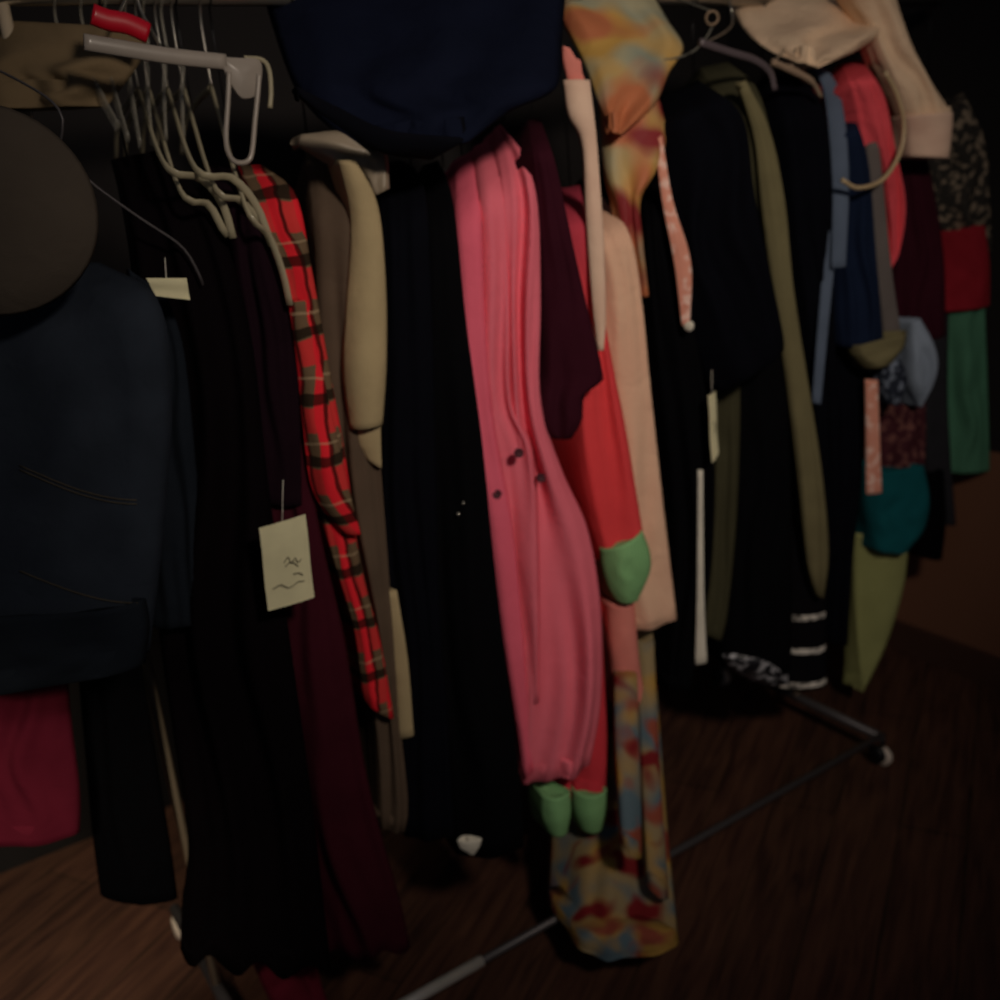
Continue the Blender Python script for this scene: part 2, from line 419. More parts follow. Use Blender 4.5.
# ------------------------------------------------------------------ garments, from the near end of the rack to the far end
garment('crimson_skirt', 'crimson skirt showing under the denim jacket at the far left', 'skirt',
        [(-30, 560), (-30, 700), (-30, 838)], [(62, 560), (70, 700), (80, 790), (80, 832)], .06, crimson, amp=.008, shoulder=0, depth=.12, hooked=False)
o = garment('black_skirt', 'long black skirt hanging left of the bare metal post', 'skirt',
        [(58, 420), (72, 600), (84, 740), (92, 830), (100, 893)], [(125, 420), (140, 640), (157, 760), (170, 840), (178, 898)], .03, black, amp=.003, shoulder=0, depth=.1, hooked=False)
dj = garment('denim_jacket', 'dark blue denim jacket with turned-up hem at the left end', 'jacket',
        [(-60, 300), (-50, 400), (-50, 550), (-40, 690)], [(100, 262), (158, 300), (172, 400), (164, 530), (150, 650)], .2, denim, folds=2, amp=.007, shoulder=.2, depth=.22, hooked=True)
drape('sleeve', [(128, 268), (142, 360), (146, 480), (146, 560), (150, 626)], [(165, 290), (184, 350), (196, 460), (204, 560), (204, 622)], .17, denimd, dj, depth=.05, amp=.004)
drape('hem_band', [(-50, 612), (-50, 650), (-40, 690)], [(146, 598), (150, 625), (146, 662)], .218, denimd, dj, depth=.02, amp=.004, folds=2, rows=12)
for k, (yy, dy) in enumerate(((470, 30), (474, 30), (575, 28))):
    tube('seam', [surf(dj, x, yy + dy * math.sin((x - 30) / 130 * 1.9), .0006)[0] for x in range(20, 146, 9)], .0011, seam, dj, n=6)
garment('velvet_dress', 'long black velvet dress reaching lowest, with wavy hem', 'dress',
        [(112, 160), (130, 260), (144, 420), (158, 620), (174, 740), (188, 840), (182, 900), (180, 948)], [(160, 150), (215, 215), (250, 330), (268, 480), (290, 640), (312, 800), (330, 962)], [.15, .17, .2], blackw, folds=4, amp=.011, hem=.015, depth=.07)
garment('plum_dress', 'plum-black dress under the curved clear hangers', 'dress',
        [(205, 165), (230, 240), (245, 400), (255, 500)], [(232, 168), (268, 225), (294, 320), (300, 420), (302, 505)], .2, plum, folds=3, amp=.006)
garment('burgundy_dress', 'long burgundy dress behind the large cream price tag', 'dress',
        [(236, 420), (246, 520), (262, 680), (285, 820), (310, 945)], [(300, 420), (322, 540), (345, 640), (368, 780), (400, 900), (410, 945)], .18, burg, folds=3, amp=.012, hem=.01, hooked=False, shoulder=0)
garment('crimson_gown', 'crimson gown whose hem trails to the floor at bottom left', 'gown',
        [(225, 880), (240, 930), (262, 985), (285, 1030)], [(305, 880), (310, 930), (322, 985), (340, 1030)], .16, crimson, folds=2, amp=.006, hooked=False, shoulder=0, depth=.08)
ps = garment('plaid_shirt', 'red and olive plaid flannel shirt with long sleeve', 'shirt',
        [(238, 165), (262, 230), (285, 300), (300, 400), (320, 520), (350, 620), (362, 695)], [(262, 165), (296, 195), (312, 270), (328, 360), (346, 460), (360, 560), (380, 640), (394, 718)], .205, plaid, folds=2, amp=.004, bulge=.5)
drape('sleeve', [(288, 300), (296, 360), (303, 430), (312, 490), (340, 532)], [(306, 300), (322, 370), (338, 440), (352, 500), (361, 534)], .232, plaid, ps, depth=.03, amp=.004, folds=1)
kc = garment('khaki_coat', 'long khaki coat with turned-up sleeve cuff', 'coat',
        [(306, 150), (315, 260), (322, 420), (345, 580), (372, 720), (378, 825)], [(345, 150), (368, 185), (375, 300), (378, 420), (388, 560), (398, 700), (408, 800), (405, 832)], .19, khaki_shade, folds=3, amp=.006)
drape('sleeve', [(338, 160), (350, 220), (346, 300), (343, 370), (350, 428)], [(356, 160), (378, 205), (386, 280), (387, 360), (383, 424)], .222, khaki, kc, depth=.05, amp=.002, folds=1, bulge=.7)
drape('cuff', [(355, 415), (358, 440), (366, 458)], [(381, 415), (381, 440), (382, 468)], .215, khaki, kc, depth=.04, amp=.001, folds=1, rows=12)
drape('belt_end', [(384, 590), (392, 660), (399, 738)], [(397, 590), (408, 660), (414, 735)], .205, khaki, kc, depth=.015, amp=.001, folds=1, rows=20)
gs = thing('satin_scarf', 'crumpled grey satin scarf lying on the khaki coat shoulder', 'scarf')
drape('wrap', [(298, 146), (330, 166), (362, 178), (374, 196)], [(302, 134), (348, 131), (384, 148), (390, 188)], [.17, .22], satin, gs, depth=.03, amp=.005, folds=2, bulge=.9, rows=26)
garment('black_coat', 'plain black coat between the khaki coat and black jeans', 'coat',
        [(376, 165), (384, 260), (382, 420), (385, 560), (400, 700), (404, 835)], [(400, 160), (424, 185), (432, 300), (436, 450), (440, 600), (448, 720), (455, 835)], .21, navyblk, folds=3, amp=.005)
bj = garment('black_jeans', 'long black jeans hanging left of the pink garments', 'trousers',
        [(424, 165), (428, 300), (430, 480), (438, 650), (450, 780), (455, 853)], [(438, 160), (453, 200), (466, 320), (482, 440), (494, 560), (508, 680), (520, 780), (524, 846)], .225, black, folds=2, amp=.005)
drape('turned_hem', [(457, 840), (460, 848), (468, 853)], [(482, 838), (480, 846), (474, 855)], .236, ivory, bj, depth=.01, amp=0, folds=0, rows=8)
for (x, y) in ((463, 503), (458, 514)):
    lathe('rivet', on_t(x, y, .246), T, [(0, .001), (.0005, .003), (.002, .0025), (.003, .0005)], metal, bj, n=10)
# three pink garments
g1 = garment('pink_blouse', 'rose pink garment, first of the three pinks beside the black jeans', 'blouse',
        [(455, 160), (455, 250), (466, 400), (484, 520), (502, 640), (518, 740), (522, 778)], [(470, 152), (481, 200), (486, 320), (494, 420), (512, 520), (522, 620), (530, 720), (534, 770)], .205, pinkA, folds=1, amp=.009, bulge=.9)
g2 = garment('pink_shirt', 'salmon pink garment, middle of the three pinks', 'shirt',
        [(474, 146), (478, 250), (482, 380), (500, 480), (510, 600), (520, 700)], [(490, 140), (504, 185), (510, 300), (512, 400), (533, 450), (540, 560), (540, 700)], .207, pinkB, folds=1.5, amp=.012, bulge=.9)
g3 = garment('pink_coat', 'long salmon pink coat with dark buttons and broad folded hem', 'coat',
        [(492, 132), (500, 220), (505, 330), (512, 430), (524, 520), (522, 620), (518, 720), (519, 782)], [(500, 124), (524, 155), (538, 205), (541, 300), (541, 400), (562, 470), (588, 530), (601, 610), (601, 700), (590, 764)], .225, pinkB, folds=2.1, amp=.024, bulge=.35)
for (x, y, par) in ((519, 453, g2), (541, 478, g3), (497, 494, g1)):
    q, nn = min((surf(g_, x, y) for g_ in (g1, g2, g3)), key=lambda h: (h[0] - EYE).length)
    nn = (nn + (EYE - q).normalized() * 1.5).normalized()
    lathe('button', q, nn, [(-.004, .001), (-.003, .0075), (.0012, .0075), (.0018, .0055), (.001, .0045), (.001, .0004)], dbutton, par, n=18)
# red leggings with green cuffs below the coat
rl = garment('red_leggings', 'red leggings with ribbed green cuffs below the pink coat', 'leggings',
        [(582, 560), (578, 650), (574, 730), (573, 795)], [(600, 560), (603, 650), (607, 730), (606, 795)], [.12, .19, .235], redk, folds=1, amp=.004, hooked=False, shoulder=0, depth=.05, part='trouser_leg')
drape('trouser_leg', [(560, 600), (560, 700), (560, 800)], [(570, 600), (570, 700), (571, 800)], [.12, .18, .225], redk, rl, depth=.05, amp=.003, folds=1)
drape('cuff', [(572, 788), (573, 810), (580, 828)], [(607, 788), (607, 810), (603, 828)], .24, green, rl, depth=.06, amp=.001, folds=1, rows=14, bulge=.8)
drape('cuff', [(540, 792), (541, 815), (548, 832)], [(570, 790), (571, 812), (567, 833)], .23, green, rl, depth=.06, amp=.001, folds=1, rows=14, bulge=.8)
# dark maroon top
garment('maroon_cardigan', 'short dark maroon knit cardigan between pink coat and peach dress', 'cardigan',
        [(528, 120), (538, 200), (541, 300), (540, 390), (540, 425), (552, 438)], [(540, 118), (556, 165), (572, 240), (588, 310), (603, 374), (598, 385), (584, 396), (582, 420), (572, 438)], .25, maroon, folds=2, amp=.006)
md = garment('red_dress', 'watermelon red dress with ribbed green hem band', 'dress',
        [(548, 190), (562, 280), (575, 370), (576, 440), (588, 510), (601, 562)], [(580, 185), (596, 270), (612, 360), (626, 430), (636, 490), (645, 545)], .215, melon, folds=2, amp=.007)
drape('hem_band', [(600, 548), (602, 570), (608, 588), (616, 601)], [(642, 530), (650, 552), (650, 572), (638, 600)], .222, green, md, depth=.05, amp=.002, folds=2, rows=18, bulge=.7)
pd = garment('peach_dress', 'peach terry dress with straight hem', 'dress',
        [(585, 200), (596, 280), (600, 380), (604, 480), (608, 560), (613, 629)], [(602, 196), (630, 235), (642, 300), (651, 390), (662, 490), (670, 560), (677, 619)], .2, peach, folds=2, amp=.007)
drape('strap', [(563, 80), (568, 115), (582, 145), (586, 220), (592, 300), (598, 350)], [(590, 80), (596, 130), (600, 180), (604, 240), (606, 310), (604, 350)], [.22, .245, .25], cream, pd, depth=.012, amp=.002, folds=1, rows=40, bulge=.6)
drape('strap_tip', [(563, 46), (563, 60), (568, 82)], [(570, 48), (578, 62), (586, 82)], .218, blush, pd, depth=.01, amp=.001, folds=1, rows=12)
drape('sleeve', [(606, 600), (609, 650), (614, 706)], [(634, 600), (639, 655), (645, 700)], .195, blush, pd, depth=.05, amp=.003, folds=1, rows=20, bulge=.8)
# floral scarf & dress
fs_ = thing('floral_scarf', 'large floral silk scarf draped over the rail and falling in folds', 'scarf')
drape('drape', [(552, -12), (560, 18), (582, 60), (598, 100), (612, 132)], [(650, -12), (668, 20), (684, 47), (670, 72), (655, 105), (622, 134)], [.0, .12, .2], floral, fs_, depth=.02, amp=.014, folds=2, rows=36, bulge=.3, grow=2)
drape('tail', [(598, 84), (603, 165), (616, 205), (624, 250), (636, 296)], [(656, 84), (667, 135), (657, 170), (641, 200), (643, 240), (649, 296)], [.13, .19, .2], floral, fs_, depth=.03, amp=.010, folds=2, rows=36, bulge=.6)
fd = garment('floral_dress', 'floral print dress with tiered hem below the peach dress', 'dress',
        [(618, 560), (612, 700), (604, 800), (584, 860), (578, 950)], [(648, 560), (658, 700), (668, 830), (679, 942)], [.13, .15, .25, .40], floral2, folds=3, amp=.010, hooked=False, shoulder=0, depth=.16, hem=.004)
drape('front_tier', [(613, 640), (616, 750), (622, 845)], [(636, 640), (640, 750), (642, 857)], [.17, .28, .38], floral2, fd, depth=.02, amp=.003, folds=1, rows=22, bulge=.8)
drape('front_tier', [(636, 640), (642, 780), (648, 886)], [(654, 640), (661, 780), (669, 897)], [.17, .28, .40], floral2, fd, depth=.02, amp=.003, folds=1, rows=22, bulge=.8)
# dark things right of centre
bd = garment('black_dress', 'long black dress right of the peach dress', 'dress',
        [(640, 170), (650, 300), (660, 400), (672, 520), (672, 620), (668, 690)], [(664, 140), (682, 260), (700, 360), (714, 450), (712, 560), (700, 640), (690, 690)], .19, black, folds=3, amp=.007)
rb = thing('striped_ribbon', 'pale pink striped ribbon ending in a white pompon', 'ribbon')
drape('ribbon', [(655, 140), (662, 200), (674, 262), (682, 325)], [(662, 135), (673, 200), (691, 262), (690, 325)], [.2, .23, .23], stripey, rb, depth=.006, amp=.004, folds=1, rows=30)
me_ = bmesh.new(); bmesh.ops.create_icosphere(me_, subdivisions=4, radius=.0085)
pc = on_t(689, 326, .235)
for v in me_.verts: v.co = v.co * (1 + random.uniform(-.18, .1)) + pc
m_ = bpy.data.meshes.new('pompon'); me_.to_mesh(m_); me_.free(); m_.materials.append(ivory); o = bpy.data.objects.new('pompon', m_); C.objects.link(o); o.parent = rb
wb = thing('white_belt', 'narrow white cloth belt hanging straight down beside black dress', 'belt')
drape('strip', [(698, 470), (697, 590), (695, 664)], [(703, 470), (704, 590), (707, 662)], .215, ivory, wb, depth=.006, amp=0.0005, folds=1, rows=24)
garment('dark_olive_trousers', 'narrow dark olive trousers seen below the navy coat', 'trousers',
        [(712, 340), (716, 420), (712, 520), (704, 600), (702, 632)], [(740, 340), (740, 430), (736, 530), (728, 610), (722, 640)], .14, olived, folds=2, amp=.005, hooked=False, shoulder=0, depth=.12)
nc = garment('navy_coat', 'navy-black short coat with dull grey shoulder', 'coat',
        [(664, 95), (668, 180), (680, 290), (705, 375), (722, 392)], [(698, 80), (742, 115), (754, 190), (768, 260), (784, 340), (779, 355)], .225, navyblk, folds=3, amp=.007)
drape('shoulder_patch', [(706, 96), (718, 112), (728, 134)], [(714, 92), (732, 104), (736, 134)], [.17, .25], dgrey, nc, depth=.01, amp=0, folds=0, rows=12)
bt = garment('black_trousers', 'wide black trousers with glittery hem under navy coat', 'trousers',
        [(740, 330), (736, 450), (730, 560), (722, 630), (724, 664)], [(784, 330), (790, 450), (792, 560), (792, 640), (790, 672)], .17, black, folds=3, amp=.006, hooked=False, shoulder=0, depth=.15)
glit = cloth('glitter_lace', (26, 26, 30), G, kind='flecks', c2=(150, 150, 155), rough=.3)
drape('hem_trim', [(722, 655), (730, 668), (748, 678)], [(765, 660), (780, 670), (790, 684)], .18, glit, bt, depth=.02, amp=.003, folds=2, rows=12)
kz = [on_t(806, y, .165).z for y in (615, 648, 680)]
band = cloth('striped_black_knit', (10, 9, 12), G, kind='bands', c2=[(z, .0065) for z in kz], c3=(185, 180, 172))
garment('striped_dress', 'black knit dress with three white stripes near its hem', 'dress',
        [(786, 460), (786, 560), (785, 640), (778, 690)], [(822, 460), (825, 560), (826, 640), (827, 684)], .165, band, folds=1, amp=.003, hooked=False, shoulder=0, depth=.13)
ov = garment('olive_coat', 'long olive coat with pale highlight panel and pointed hem', 'coat',
        [(700, 68), (735, 130), (750, 220), (770, 310), (790, 400), (796, 500), (808, 585)], [(728, 62), (758, 90), (776, 160), (790, 260), (806, 370), (820, 470), (829, 550), (823, 597)], .19, olived, folds=2, amp=.006)
drape('front_edge', [(738, 84), (754, 140), (760, 200), (772, 290), (784, 370), (796, 470), (806, 560), (816, 594)], [(746, 80), (770, 130), (785, 200), (794, 290), (808, 380), (822, 470), (829, 550), (824, 598)], .212, olive, ov, depth=.012, amp=.004, folds=2, rows=34, bulge=.5)  # highlight on the coat, put in as a lighter olive panel
garment('black_tunic', 'navy-black tunic between olive coat and blue-grey strap', 'tunic',
        [(770, 70), (782, 140), (795, 250), (808, 360), (818, 460), (826, 560)], [(792, 72), (822, 105), (832, 180), (834, 300), (838, 420), (840, 560)], .17, navyblk, folds=3, amp=.006)
sb = thing('blue_grey_sash', 'flat blue-grey sash hanging beside the denim blue skirt', 'sash')
drape('upper_end', [(812, 66), (824, 95), (832, 180), (831, 268)], [(820, 62), (840, 92), (849, 170), (846, 266)], [.12, .2, .21], bluegrey, sb, depth=.008, amp=.001, folds=1, rows=24)
drape('lower_end', [(826, 230), (818, 320), (812, 402)], [(838, 230), (829, 320), (821, 404)], .19, bluegrey, sb, depth=.008, amp=.001, folds=1, rows=24)
garment('indigo_dress', 'long indigo-black dress behind the short blue skirt', 'dress',
        [(826, 330), (828, 450), (830, 560), (826, 640)], [(862, 330), (864, 450), (853, 560), (848, 645)], .13, navyblk, folds=3, amp=.006, hooked=False, shoulder=0, depth=.12)
garment('blue_skirt', 'short dark blue skirt hanging under the ring handle', 'skirt',
        [(836, 110), (840, 200), (838, 300), (840, 346)], [(850, 105), (868, 160), (876, 250), (884, 346)], .19, navy2, folds=3, amp=.005)
gj = garment('grey_jacket', 'grey wool jacket edge with folded olive-grey cuff', 'jacket',
        [(866, 120), (868, 200), (876, 280), (884, 350)], [(876, 115), (884, 190), (892, 270), (902, 340)], .2, grey, folds=1, amp=.003)
drape('cuff', [(846, 345), (850, 356), (862, 368)], [(906, 330), (904, 345), (892, 362)], .205, olive, gj, depth=.04, amp=.003, folds=1, rows=14, bulge=.8)
garment('coral_blouse', 'bright coral red blouse hanging below the cream cardigan', 'blouse',
        [(842, 62), (856, 115), (866, 165), (878, 215), (887, 266)], [(862, 60), (884, 95), (896, 150), (906, 205), (900, 250), (892, 268)], .2, coral, folds=3, amp=.008)
hr = thing('ring_handle', 'beige ring-shaped bag handle in front of the coral blouse', 'handle')
tube('ring', [on_t(x, y, .24) for x, y in ((885, 72), (897, 95), (904, 125), (899, 155), (882, 180), (858, 188), (842, 180))], .0042, wood, hr, res=40, n=12)
# cream cardigan draped over the end of the rail
cc = thing('cream_cardigan', 'cream knit cardigan thrown over the top with its sleeve dangling', 'cardigan')
drape('body', [(722, -14), (738, 22), (768, 50), (802, 62)], [(902, -14), (886, 28), (858, 50), (818, 68)], [.0, .12, .2], knit, cc, depth=.03, amp=.011, folds=3, rows=30, bulge=.4, grow=2)
drape('sleeve', [(840, -14), (862, 20), (884, 78), (898, 112), (905, 130)], [(892, -14), (910, 40), (930, 80), (946, 105), (953, 122)], [.16, .215], knit, cc, depth=.05, amp=.006, folds=2, rows=34, bulge=.6)
drape('cuff', [(903, 116), (906, 135), (908, 156)], [(953, 112), (952, 130), (949, 158)], .222, cream, cc, depth=.055, amp=.002, folds=1, rows=14, bulge=.6)
# far right cluster
garment('maroon_dress', 'dark maroon dress hanging below the cream sleeve', 'dress',
        [(896, 120), (898, 220), (894, 300), (898, 345)], [(918, 118), (934, 190), (944, 260), (946, 335)], .15, maroon, folds=3, amp=.006)
garment('patterned_blouse', 'dark grey patterned blouse at the far right edge', 'blouse',
        [(918, 110), (924, 165), (932, 215), (942, 250)], [(962, 90), (985, 140), (990, 200), (992, 250)], .12, pat, folds=3, amp=.006)
garment('red_blouse', 'deep red blouse at the far right edge', 'blouse',
        [(938, 232), (940, 270), (937, 312)], [(985, 225), (990, 265), (990, 305)], .15, redr, folds=2, amp=.004, hooked=False, shoulder=0, depth=.12)
garment('dark_grey_skirt', 'dark grey skirt left of the sea green shirt', 'skirt',
        [(912, 290), (918, 400), (924, 520)], [(950, 290), (948, 400), (956, 525)], .1, dgrey, folds=2, amp=.004, hooked=False, shoulder=0, depth=.12)
garment('sea_green_shirt', 'sea green shirt at the right edge below the deep red blouse', 'shirt',
        [(944, 300), (947, 390), (945, 472)], [(985, 300), (988, 390), (990, 470)], .14, seagreen, folds=2, amp=.008, hooked=False, shoulder=0, depth=.12)
garment('brown_patterned_shorts', 'brown patterned shorts below the pale blue bundle', 'shorts',
        [(870, 385), (878, 430), (882, 488)], [(925, 380), (926, 430), (924, 488)], .13, brownpat, folds=2, amp=.006, hooked=False, shoulder=0, depth=.12)
sw = thing('striped_scarf', 'narrow peach and white striped scarf left of brown shorts', 'scarf')
drape('scarf', [(865, 380), (866, 440), (866, 494)], [(878, 380), (880, 440), (882, 492)], .19, stripey, sw, depth=.01, amp=.003, folds=1, rows=24)
pbag = thing('pale_blue_bundle', 'pale blue-grey rolled cloth bundle hanging at right', 'bundle')
drape('bundle', [(908, 322), (904, 350), (903, 380), (916, 405)], [(920, 318), (934, 345), (936, 372), (922, 407)], .19, paleblue, pbag, depth=.06, amp=.004, folds=2, rows=26, bulge=1)
dbag = thing('dark_blue_bundle', 'dark blue-grey rolled cloth bundle left of the pale one', 'bundle')
drape('bundle', [(876, 358), (872, 378), (882, 402)], [(898, 355), (907, 378), (900, 404)], .18, cloth('slate_flecked_cloth', (34, 38, 48), G, kind='flecks', c2=(98, 106, 120)), dbag, depth=.05, amp=.003, folds=2, rows=20, bulge=1)
garment('teal_skirt', 'short teal skirt above the yellow-green pointed cloth', 'skirt',
        [(862, 470), (866, 510), (876, 550)], [(924, 465), (930, 500), (924, 530), (906, 553)], .14, teal, folds=2, amp=.005, hooked=False, shoulder=0, depth=.1)
garment('black_shorts', 'small black shorts right of the teal skirt', 'shorts',
        [(908, 470), (912, 520), (918, 556)], [(944, 470), (946, 520), (942, 560)], .1, black, folds=2, amp=.003, hooked=False, shoulder=0, depth=.1)
garment('yellow_green_dress', 'yellow-green dress with hem falling to a point', 'dress',
        [(852, 532), (853, 560), (854, 600), (858, 650), (864, 690)], [(906, 532), (908, 550), (903, 590), (886, 645), (863, 692)], .09, yelgreen, folds=1, amp=.004, hooked=False, shoulder=0, depth=.06)
# navy jacket over the middle of the rail
nj = thing('navy_jacket', 'large dark navy jacket thrown over the top of the rack', 'jacket')
drape('body', [(262, -14), (272, 25), (296, 90), (330, 128), (372, 150)], [(566, -14), (562, 40), (556, 88), (510, 112), (470, 142)], [.05, .22, .27], navy, nj, depth=.05, amp=.010, folds=4, rows=44, bulge=.25, grow=2)
drape('collar', [(300, 96), (330, 120), (380, 152), (430, 160)], [(296, 86), (340, 108), (390, 130), (470, 138)], .29, navyblk, nj, depth=.015, amp=.002, folds=1, rows=20)

# ------------------------------------------------------------------ hats, hangers, tags
ht = thing('felt_hat', 'round grey-brown felt hat hanging at the far left edge', 'hat')
hc = on_t(-12, 212, .27); hn = (EYE - hc).normalized()
a1 = (Z - hn * Z.dot(hn)).normalized()
mpp = (hc - EYE).length / F
lathe('brim', hc, hn, [(-.004, 20 * mpp), (-.010, 86 * mpp), (-.004, 90 * mpp), (.002, 86 * mpp), (.010, 50 * mpp), (.012, 12 * mpp)], felt, ht, n=48)
lathe('crown', hc, hn, [(.0, 34 * mpp), (-.03, 34 * mpp), (-.06, 30 * mpp), (-.07, 20 * mpp)], felt, ht, n=40)
# hat string up to rail
tube('cord', [on_t(0, 130, .25), P(-.42, .0, RAILZ + .015)], .0015, wire, ht, n=6)

def clear_hanger(name, label, s, arms, mat, tt, r=.003, group=None, zneck=None):
    o = thing(name, label, 'hanger', group)
    pts = [P(s, 0, RAILZ - .12), P(s, 0, RAILZ - .045)]
    for k in range(9):
        a = -math.pi * .4 + k * math.pi * 1.3 / 8
        pts.append(P(s, .018 * math.cos(a), RAILZ + .018 * math.sin(a)))
    tube('hook', pts, .002, metal, o, n=8, res=26)
    pa = [on_t(x, y, tt) for x, y in arms]
    tube('arm', [P(s, 0, RAILZ - .12)] + pa, r, mat, o, res=30, n=10, flat=.6)
    tube('arm', [P(s, 0, RAILZ - .12)] + [P(s, -.08, RAILZ - .135), P(s, -.15, RAILZ - .16), P(s, -.19, RAILZ - .2)], r, mat, o, res=20, n=10, flat=.6)
    return o
HG = 'clear curved hangers over the plum dress'
hs = [
    ([(165, 165), (200, 178), (222, 203), (233, 238)], 'clear plastic hanger, its curved tip leftmost above the plum dress', .215),
    ([(180, 190), (208, 204), (222, 228), (228, 236)], 'short lower clear hanger arm beneath the leftmost curved tip', .21),
    ([(195, 168), (232, 178), (256, 205), (272, 246)], 'clear plastic hanger, middle curved tip above the plum dress', .225),
    ([(214, 186), (240, 200), (262, 225), (276, 250)], 'lower clear hanger just under the middle curved tip', .22),
    ([(245, 205), (268, 235), (282, 270), (290, 305)], 'clear plastic hanger whose arm reaches lowest beside the plaid shirt', .235)]
for k, (arms, lab, tt) in enumerate(hs):
    s0 = s_of(on_t(arms[0][0], arms[0][1], .06))
    clear_hanger('clothes_hanger', lab, s0, arms, clear2, tt, r=.0052)
# hook row upper left
hk = 'clear hangers hooked at the left end of the rail'
for k, (xa, ya, xb, yb) in enumerate(((62, 60, 118, 128), (88, 55, 128, 140), (112, 60, 140, 145), (132, 62, 152, 142), (150, 60, 166, 138), (168, 58, 184, 148))):
    s0 = s_of(on_t(xa - 6, 20, 0))
    o = thing('clothes_hanger', 'clear plastic hanger in the crowded row at the top left', 'hanger', hk)
    pts = [P(s0, 0, RAILZ - .07), P(s0, .0, RAILZ - .03)]
    for q in range(9):
        a = -math.pi * .4 + q * math.pi * 1.3 / 8
        pts.append(P(s0, .018 * math.cos(a), RAILZ + .018 * math.sin(a)))
    tube('hook', pts, .0022, clear, o, n=8, res=26)
    pa = on_t(xa + 14, ya + 4, .05); pb_ = on_t(xb, yb, .13)
    tube('arm', [P(s0, 0, RAILZ - .07), pa, pa.lerp(pb_, .5) + Z * .008, pb_], [.006, .011, .011, .009], clear, o, res=20, n=12, flat=.3)
# pale clip hanger with the long loop
ch = thing('skirt_hanger', 'pale grey plastic bar hanger with a long open loop end', 'hanger')
tt = .2
def plate(name, px, t, th, mat, parent):
    ps = spline([on_t(x, y, t) for x, y in px + px[:1]], len(px) * 6)[:-1]; n = len(ps)
    c_ = sum(ps, Vector()) / n; vs = []; fs = []
    for d, k in ((-th, .0), (-th, .88), (-th * .55, 1.0), (th * .55, 1.0), (th, .88), (th, .0)):
        for p in ps:
            q = p - c_; vs.append(c_ + q * (1 - (1 - k) * min(1, .012 / max(q.length, .001)) if k else 0.001) + T * d)
    for i in range(5):
        for j in range(n): fs.append((i * n + j, i * n + (j + 1) % n, (i + 1) * n + (j + 1) % n, (i + 1) * n + j))
    return mesh(name, vs, fs, mat, parent)
tube('bar', [on_t(x, y, tt) for x, y in ((84, 42), (120, 48), (170, 56), (226, 62))], .0095, greyplastic, ch, res=24, n=12, flat=.4)
tube('loop', [on_t(x, y, tt + .004) for x, y in [(229, 72), (228, 100), (226, 140), (231, 158), (241, 163), (251, 156), (255, 120), (258, 90), (259, 74)]], .0034, greyplastic, ch, res=60, n=10)
plate('loop_bridge', [(219, 57), (240, 58), (258, 60), (262, 72), (257, 94), (243, 99), (234, 90), (226, 76)], tt, .003, greyplastic, ch)
tube('rear_loop', [on_t(x, y, tt - .02) for x, y in ((244, 58), (262, 60), (269, 70), (271, 90), (270, 108))], .0032, clear2, ch, res=24, n=10)
s0 = s_of(on_t(140, 30, 0)); 
tube('hook', [on_t(165, 56, tt), P(s0, .05, RAILZ - .05), P(s0, .018, RAILZ - .02), P(s0, .012, RAILZ + .014), P(s0, -.01, RAILZ + .016), P(s0, -.02, RAILZ)], .002, metal, ch, res=26, n=8)
rh = thing('red_hanger', 'shiny red plastic hanger among the clear ones at top left', 'hanger')
tube('body', [on_t(x, y, .16) for x, y in ((92, 14), (108, 20), (128, 24), (148, 33))], .0125, redplastic, rh, res=20, n=12, flat=.5)
sr0 = s_of(on_t(118, 5, 0)); tube('hook', [on_t(118, 16, .15), P(sr0, .04, RAILZ - .01), P(sr0, .016, RAILZ + .014), P(sr0, -.012, RAILZ + .015), P(sr0, -.019, RAILZ)], .002, metal, rh, res=20, n=8)
bs = thing('brown_shawl', 'brown folded shawl behind the clear hangers at top left', 'shawl')
drape('shawl', [(-20, 22), (-20, 60), (-20, 110)], [(150, 30), (140, 62), (108, 106)], [.0, .04, .05], cloth('brown_shawl_cloth', (92, 78, 58), G), bs, depth=.03, amp=.012, folds=3, rows=24)
wh = thing('wire_hanger', 'thin wire hanger sloping above the denim jacket', 'hanger')
tube('wire', [P(-.1, 0, RAILZ + .016), P(-.1, .014, RAILZ), P(-.1, 0, RAILZ - .04)] + [on_t(x, y, .2) for x, y in ((50, 100), (62, 150), (92, 183), (140, 218), (180, 245), (196, 268), (203, 285))], .0016, steeld, wh, res=50, n=6)

def card(name, label, pts, t, hole=None, marks=()):
    o = thing(name, label, 'tag')
    cs = [on_t(x, y, t) for x, y in pts]; n = (cs[1] - cs[0]).cross(cs[3] - cs[0]).normalized()
    if n.dot(EYE - cs[0]) < 0: n = -n
    k = 10; vs = []; 
    for sgn in (0, -.0012):
        for i in range(k + 1):
            for j in range(k + 1):
                p = cs[0].lerp(cs[1], j / k).lerp(cs[3].lerp(cs[2], j / k), i / k); vs.append(p + n * (sgn + .0025 * math.sin(j / k * 2.6) + .001 * math.sin(i * .7)))
    fs = []; m = (k + 1) ** 2
    for i in range(k):
        for j in range(k):
            a = i * (k + 1) + j; fs.append((a, a + 1, a + k + 2, a + k + 1)); fs.append((m + a, m + a + k + 1, m + a + k + 2, m + a + 1))
    edge = [j for j in range(k)] + [i * (k + 1) + k for i in range(k)] + [k * (k + 1) + j for j in range(k, 0, -1)] + [i * (k + 1) for i in range(k, 0, -1)]
    for q in range(len(edge)):
        a, b = edge[q], edge[(q + 1) % len(edge)]; fs.append((a, b, m + b, m + a))
    mesh('card', vs, fs, paper, o, smooth=False)
    for st in marks:
        tube('handwriting', [on_t(x, y, t) + n * .0042 for x, y in st], .0006, ink, o, n=5, res=16)
    top = cs[0].lerp(cs[1], .5); 
    if hole: tube('string', [top, on_t(*hole, t - .01)], .0006, ivory, o, n=5)
    return o
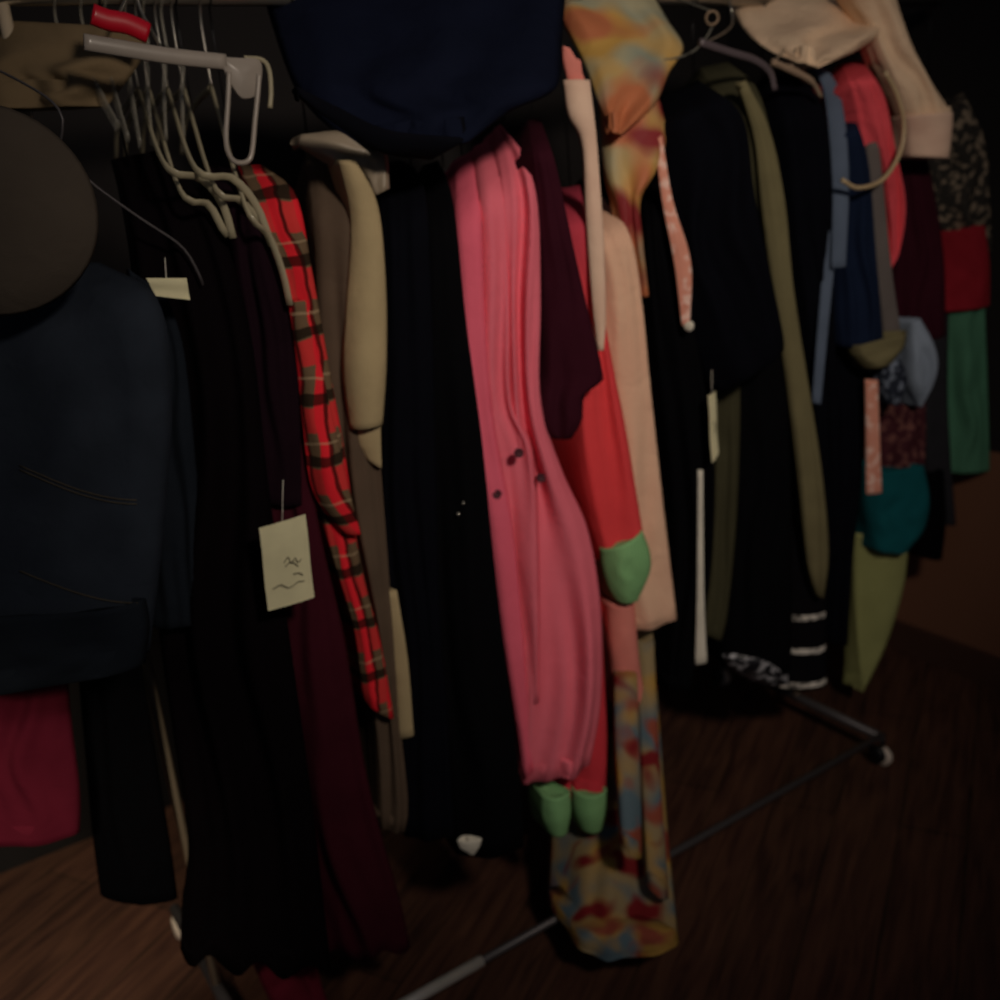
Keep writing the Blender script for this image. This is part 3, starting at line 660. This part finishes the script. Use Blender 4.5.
card('price_tag', 'large cream price tag with faint handwriting on burgundy dress', [(259, 528), (305, 514), (314, 597), (268, 611)], .285, (283, 480),
     marks=([(283, 562), (287, 556), (290, 563), (294, 557), (297, 562), (300, 558)], [(284, 566), (290, 561), (297, 565)], [(272, 588), (280, 584), (288, 587), (297, 581), (303, 580)], [(292, 573), (298, 572), (302, 574)]))
card('price_tag', 'small cream tag at the neck of the denim jacket', [(146, 278), (186, 278), (190, 300), (156, 296)], .245, (165, 258))
card('price_tag', 'narrow white tag hanging at the black dress', [(708, 396), (715, 391), (718, 452), (712, 463)], .245, (712, 370), marks=([(711, 422), (714, 425), (713, 432)],))
# hanger ends and hook at upper right
mauve = plain('mauve_grey_plastic', (92, 82, 86), .35)
uh = thing('clothes_hanger', 'mauve-grey plastic hanger with curved tip above the olive coat', 'hanger')
tube('arm', [on_t(x, y, .215) for x, y in ((700, 42), (730, 52), (755, 60), (770, 72), (775, 90))], .0065, mauve, uh, res=26, n=10, flat=.6)
s1 = s_of(on_t(720, 10, 0)); tube('hook', [on_t(704, 44, .21), P(s1, .03, RAILZ - .05), P(s1, .016, RAILZ + .01), P(s1, 0, RAILZ + .018), P(s1, -.017, RAILZ + .005)], .0022, metal, uh, res=24, n=8)
uh = thing('clothes_hanger', 'brown-grey padded hanger end poking above the black tunic', 'hanger')
tube('arm', [on_t(x, y, .2) for x, y in ((772, 62), (795, 72), (812, 82), (821, 97))], [.006, .007, .006, .004], cloth('taupe_padding', (120, 102, 86), G), uh, res=20, n=10)
s1 = s_of(on_t(780, 5, 0)); tube('hook', [on_t(774, 62, .195), P(s1, .05, RAILZ - .06), P(s1, .016, RAILZ + .01), P(s1, 0, RAILZ + .018), P(s1, -.017, RAILZ + .005)], .0022, metal, uh, res=24, n=8)
lr = thing('looped_cord', 'dull cord with a small round ring beside the floral scarf', 'cord')
cen = on_t(712, 18, .16); rr = .0105
tube('ring', [cen + X * (rr * math.cos(a)) + Z * (rr * math.sin(a)) for a in [k * math.pi / 12 for k in range(24)]], .0026, plain('dull_brass', (120, 100, 80), .4, .5), lr, n=8, closed=True)
tube('cord', [on_t(x, y, .16) for x, y in ((712, 27), (706, 38), (695, 50), (680, 57), (664, 60))], .0016, plain('grey_cord', (110, 108, 98), .7), lr, res=20, n=6)
tube('cord_top', [cen + Z * rr, P(s_of(cen) , .0, RAILZ + .016)], .0014, plain('grey_cord_b', (90, 88, 80), .7), lr, n=6)

# ------------------------------------------------------------------ light
def spot(loc, target, power, size, ang, blend, col):
    l = bpy.data.lights.new('lamp', 'SPOT'); l.energy = power; l.shadow_soft_size = size; l.spot_size = math.radians(ang); l.spot_blend = blend; l.color = col
    o = bpy.data.objects.new('lamp', l); C.objects.link(o); o.location = loc
    o.rotation_euler = (Vector(target) - Vector(loc)).to_track_quat('-Z', 'Y').to_euler(); return o
KEY = spot((.75, -.3, 2.15), on_t(600, 300, .2), 84, .12, 62, 1.0, (1, .86, .72))
spot((-.42, .05, 1.42), on_floor(110, 930), 34, .08, 32, 1.0, (1, .84, .64))  # added fill without a real source, brightens the bare post and left floor
spot((-1.1, 1.15, 1.9), on_floor(70, 930), 42, .2, 44, 1.0, (1, .85, .6))
spot((2.2, 1.2, 2.2), on_floor(930, 600), 8, .2, 60, 1.0, (1, .8, .6))
w = bpy.data.worlds.new('dim_room'); bpy.context.scene.world = w; w.use_nodes = True
w.node_tree.nodes['Background'].inputs[0].default_value = (.75, .8, 1, 1); w.node_tree.nodes['Background'].inputs[1].default_value = .035
sc = bpy.context.scene
sc.view_settings.view_transform = 'Standard'; sc.view_settings.look = 'None'; sc.view_settings.exposure = 0
for l in SLOG: print('S', *l)
print('TB', TB, 'SR', SR)
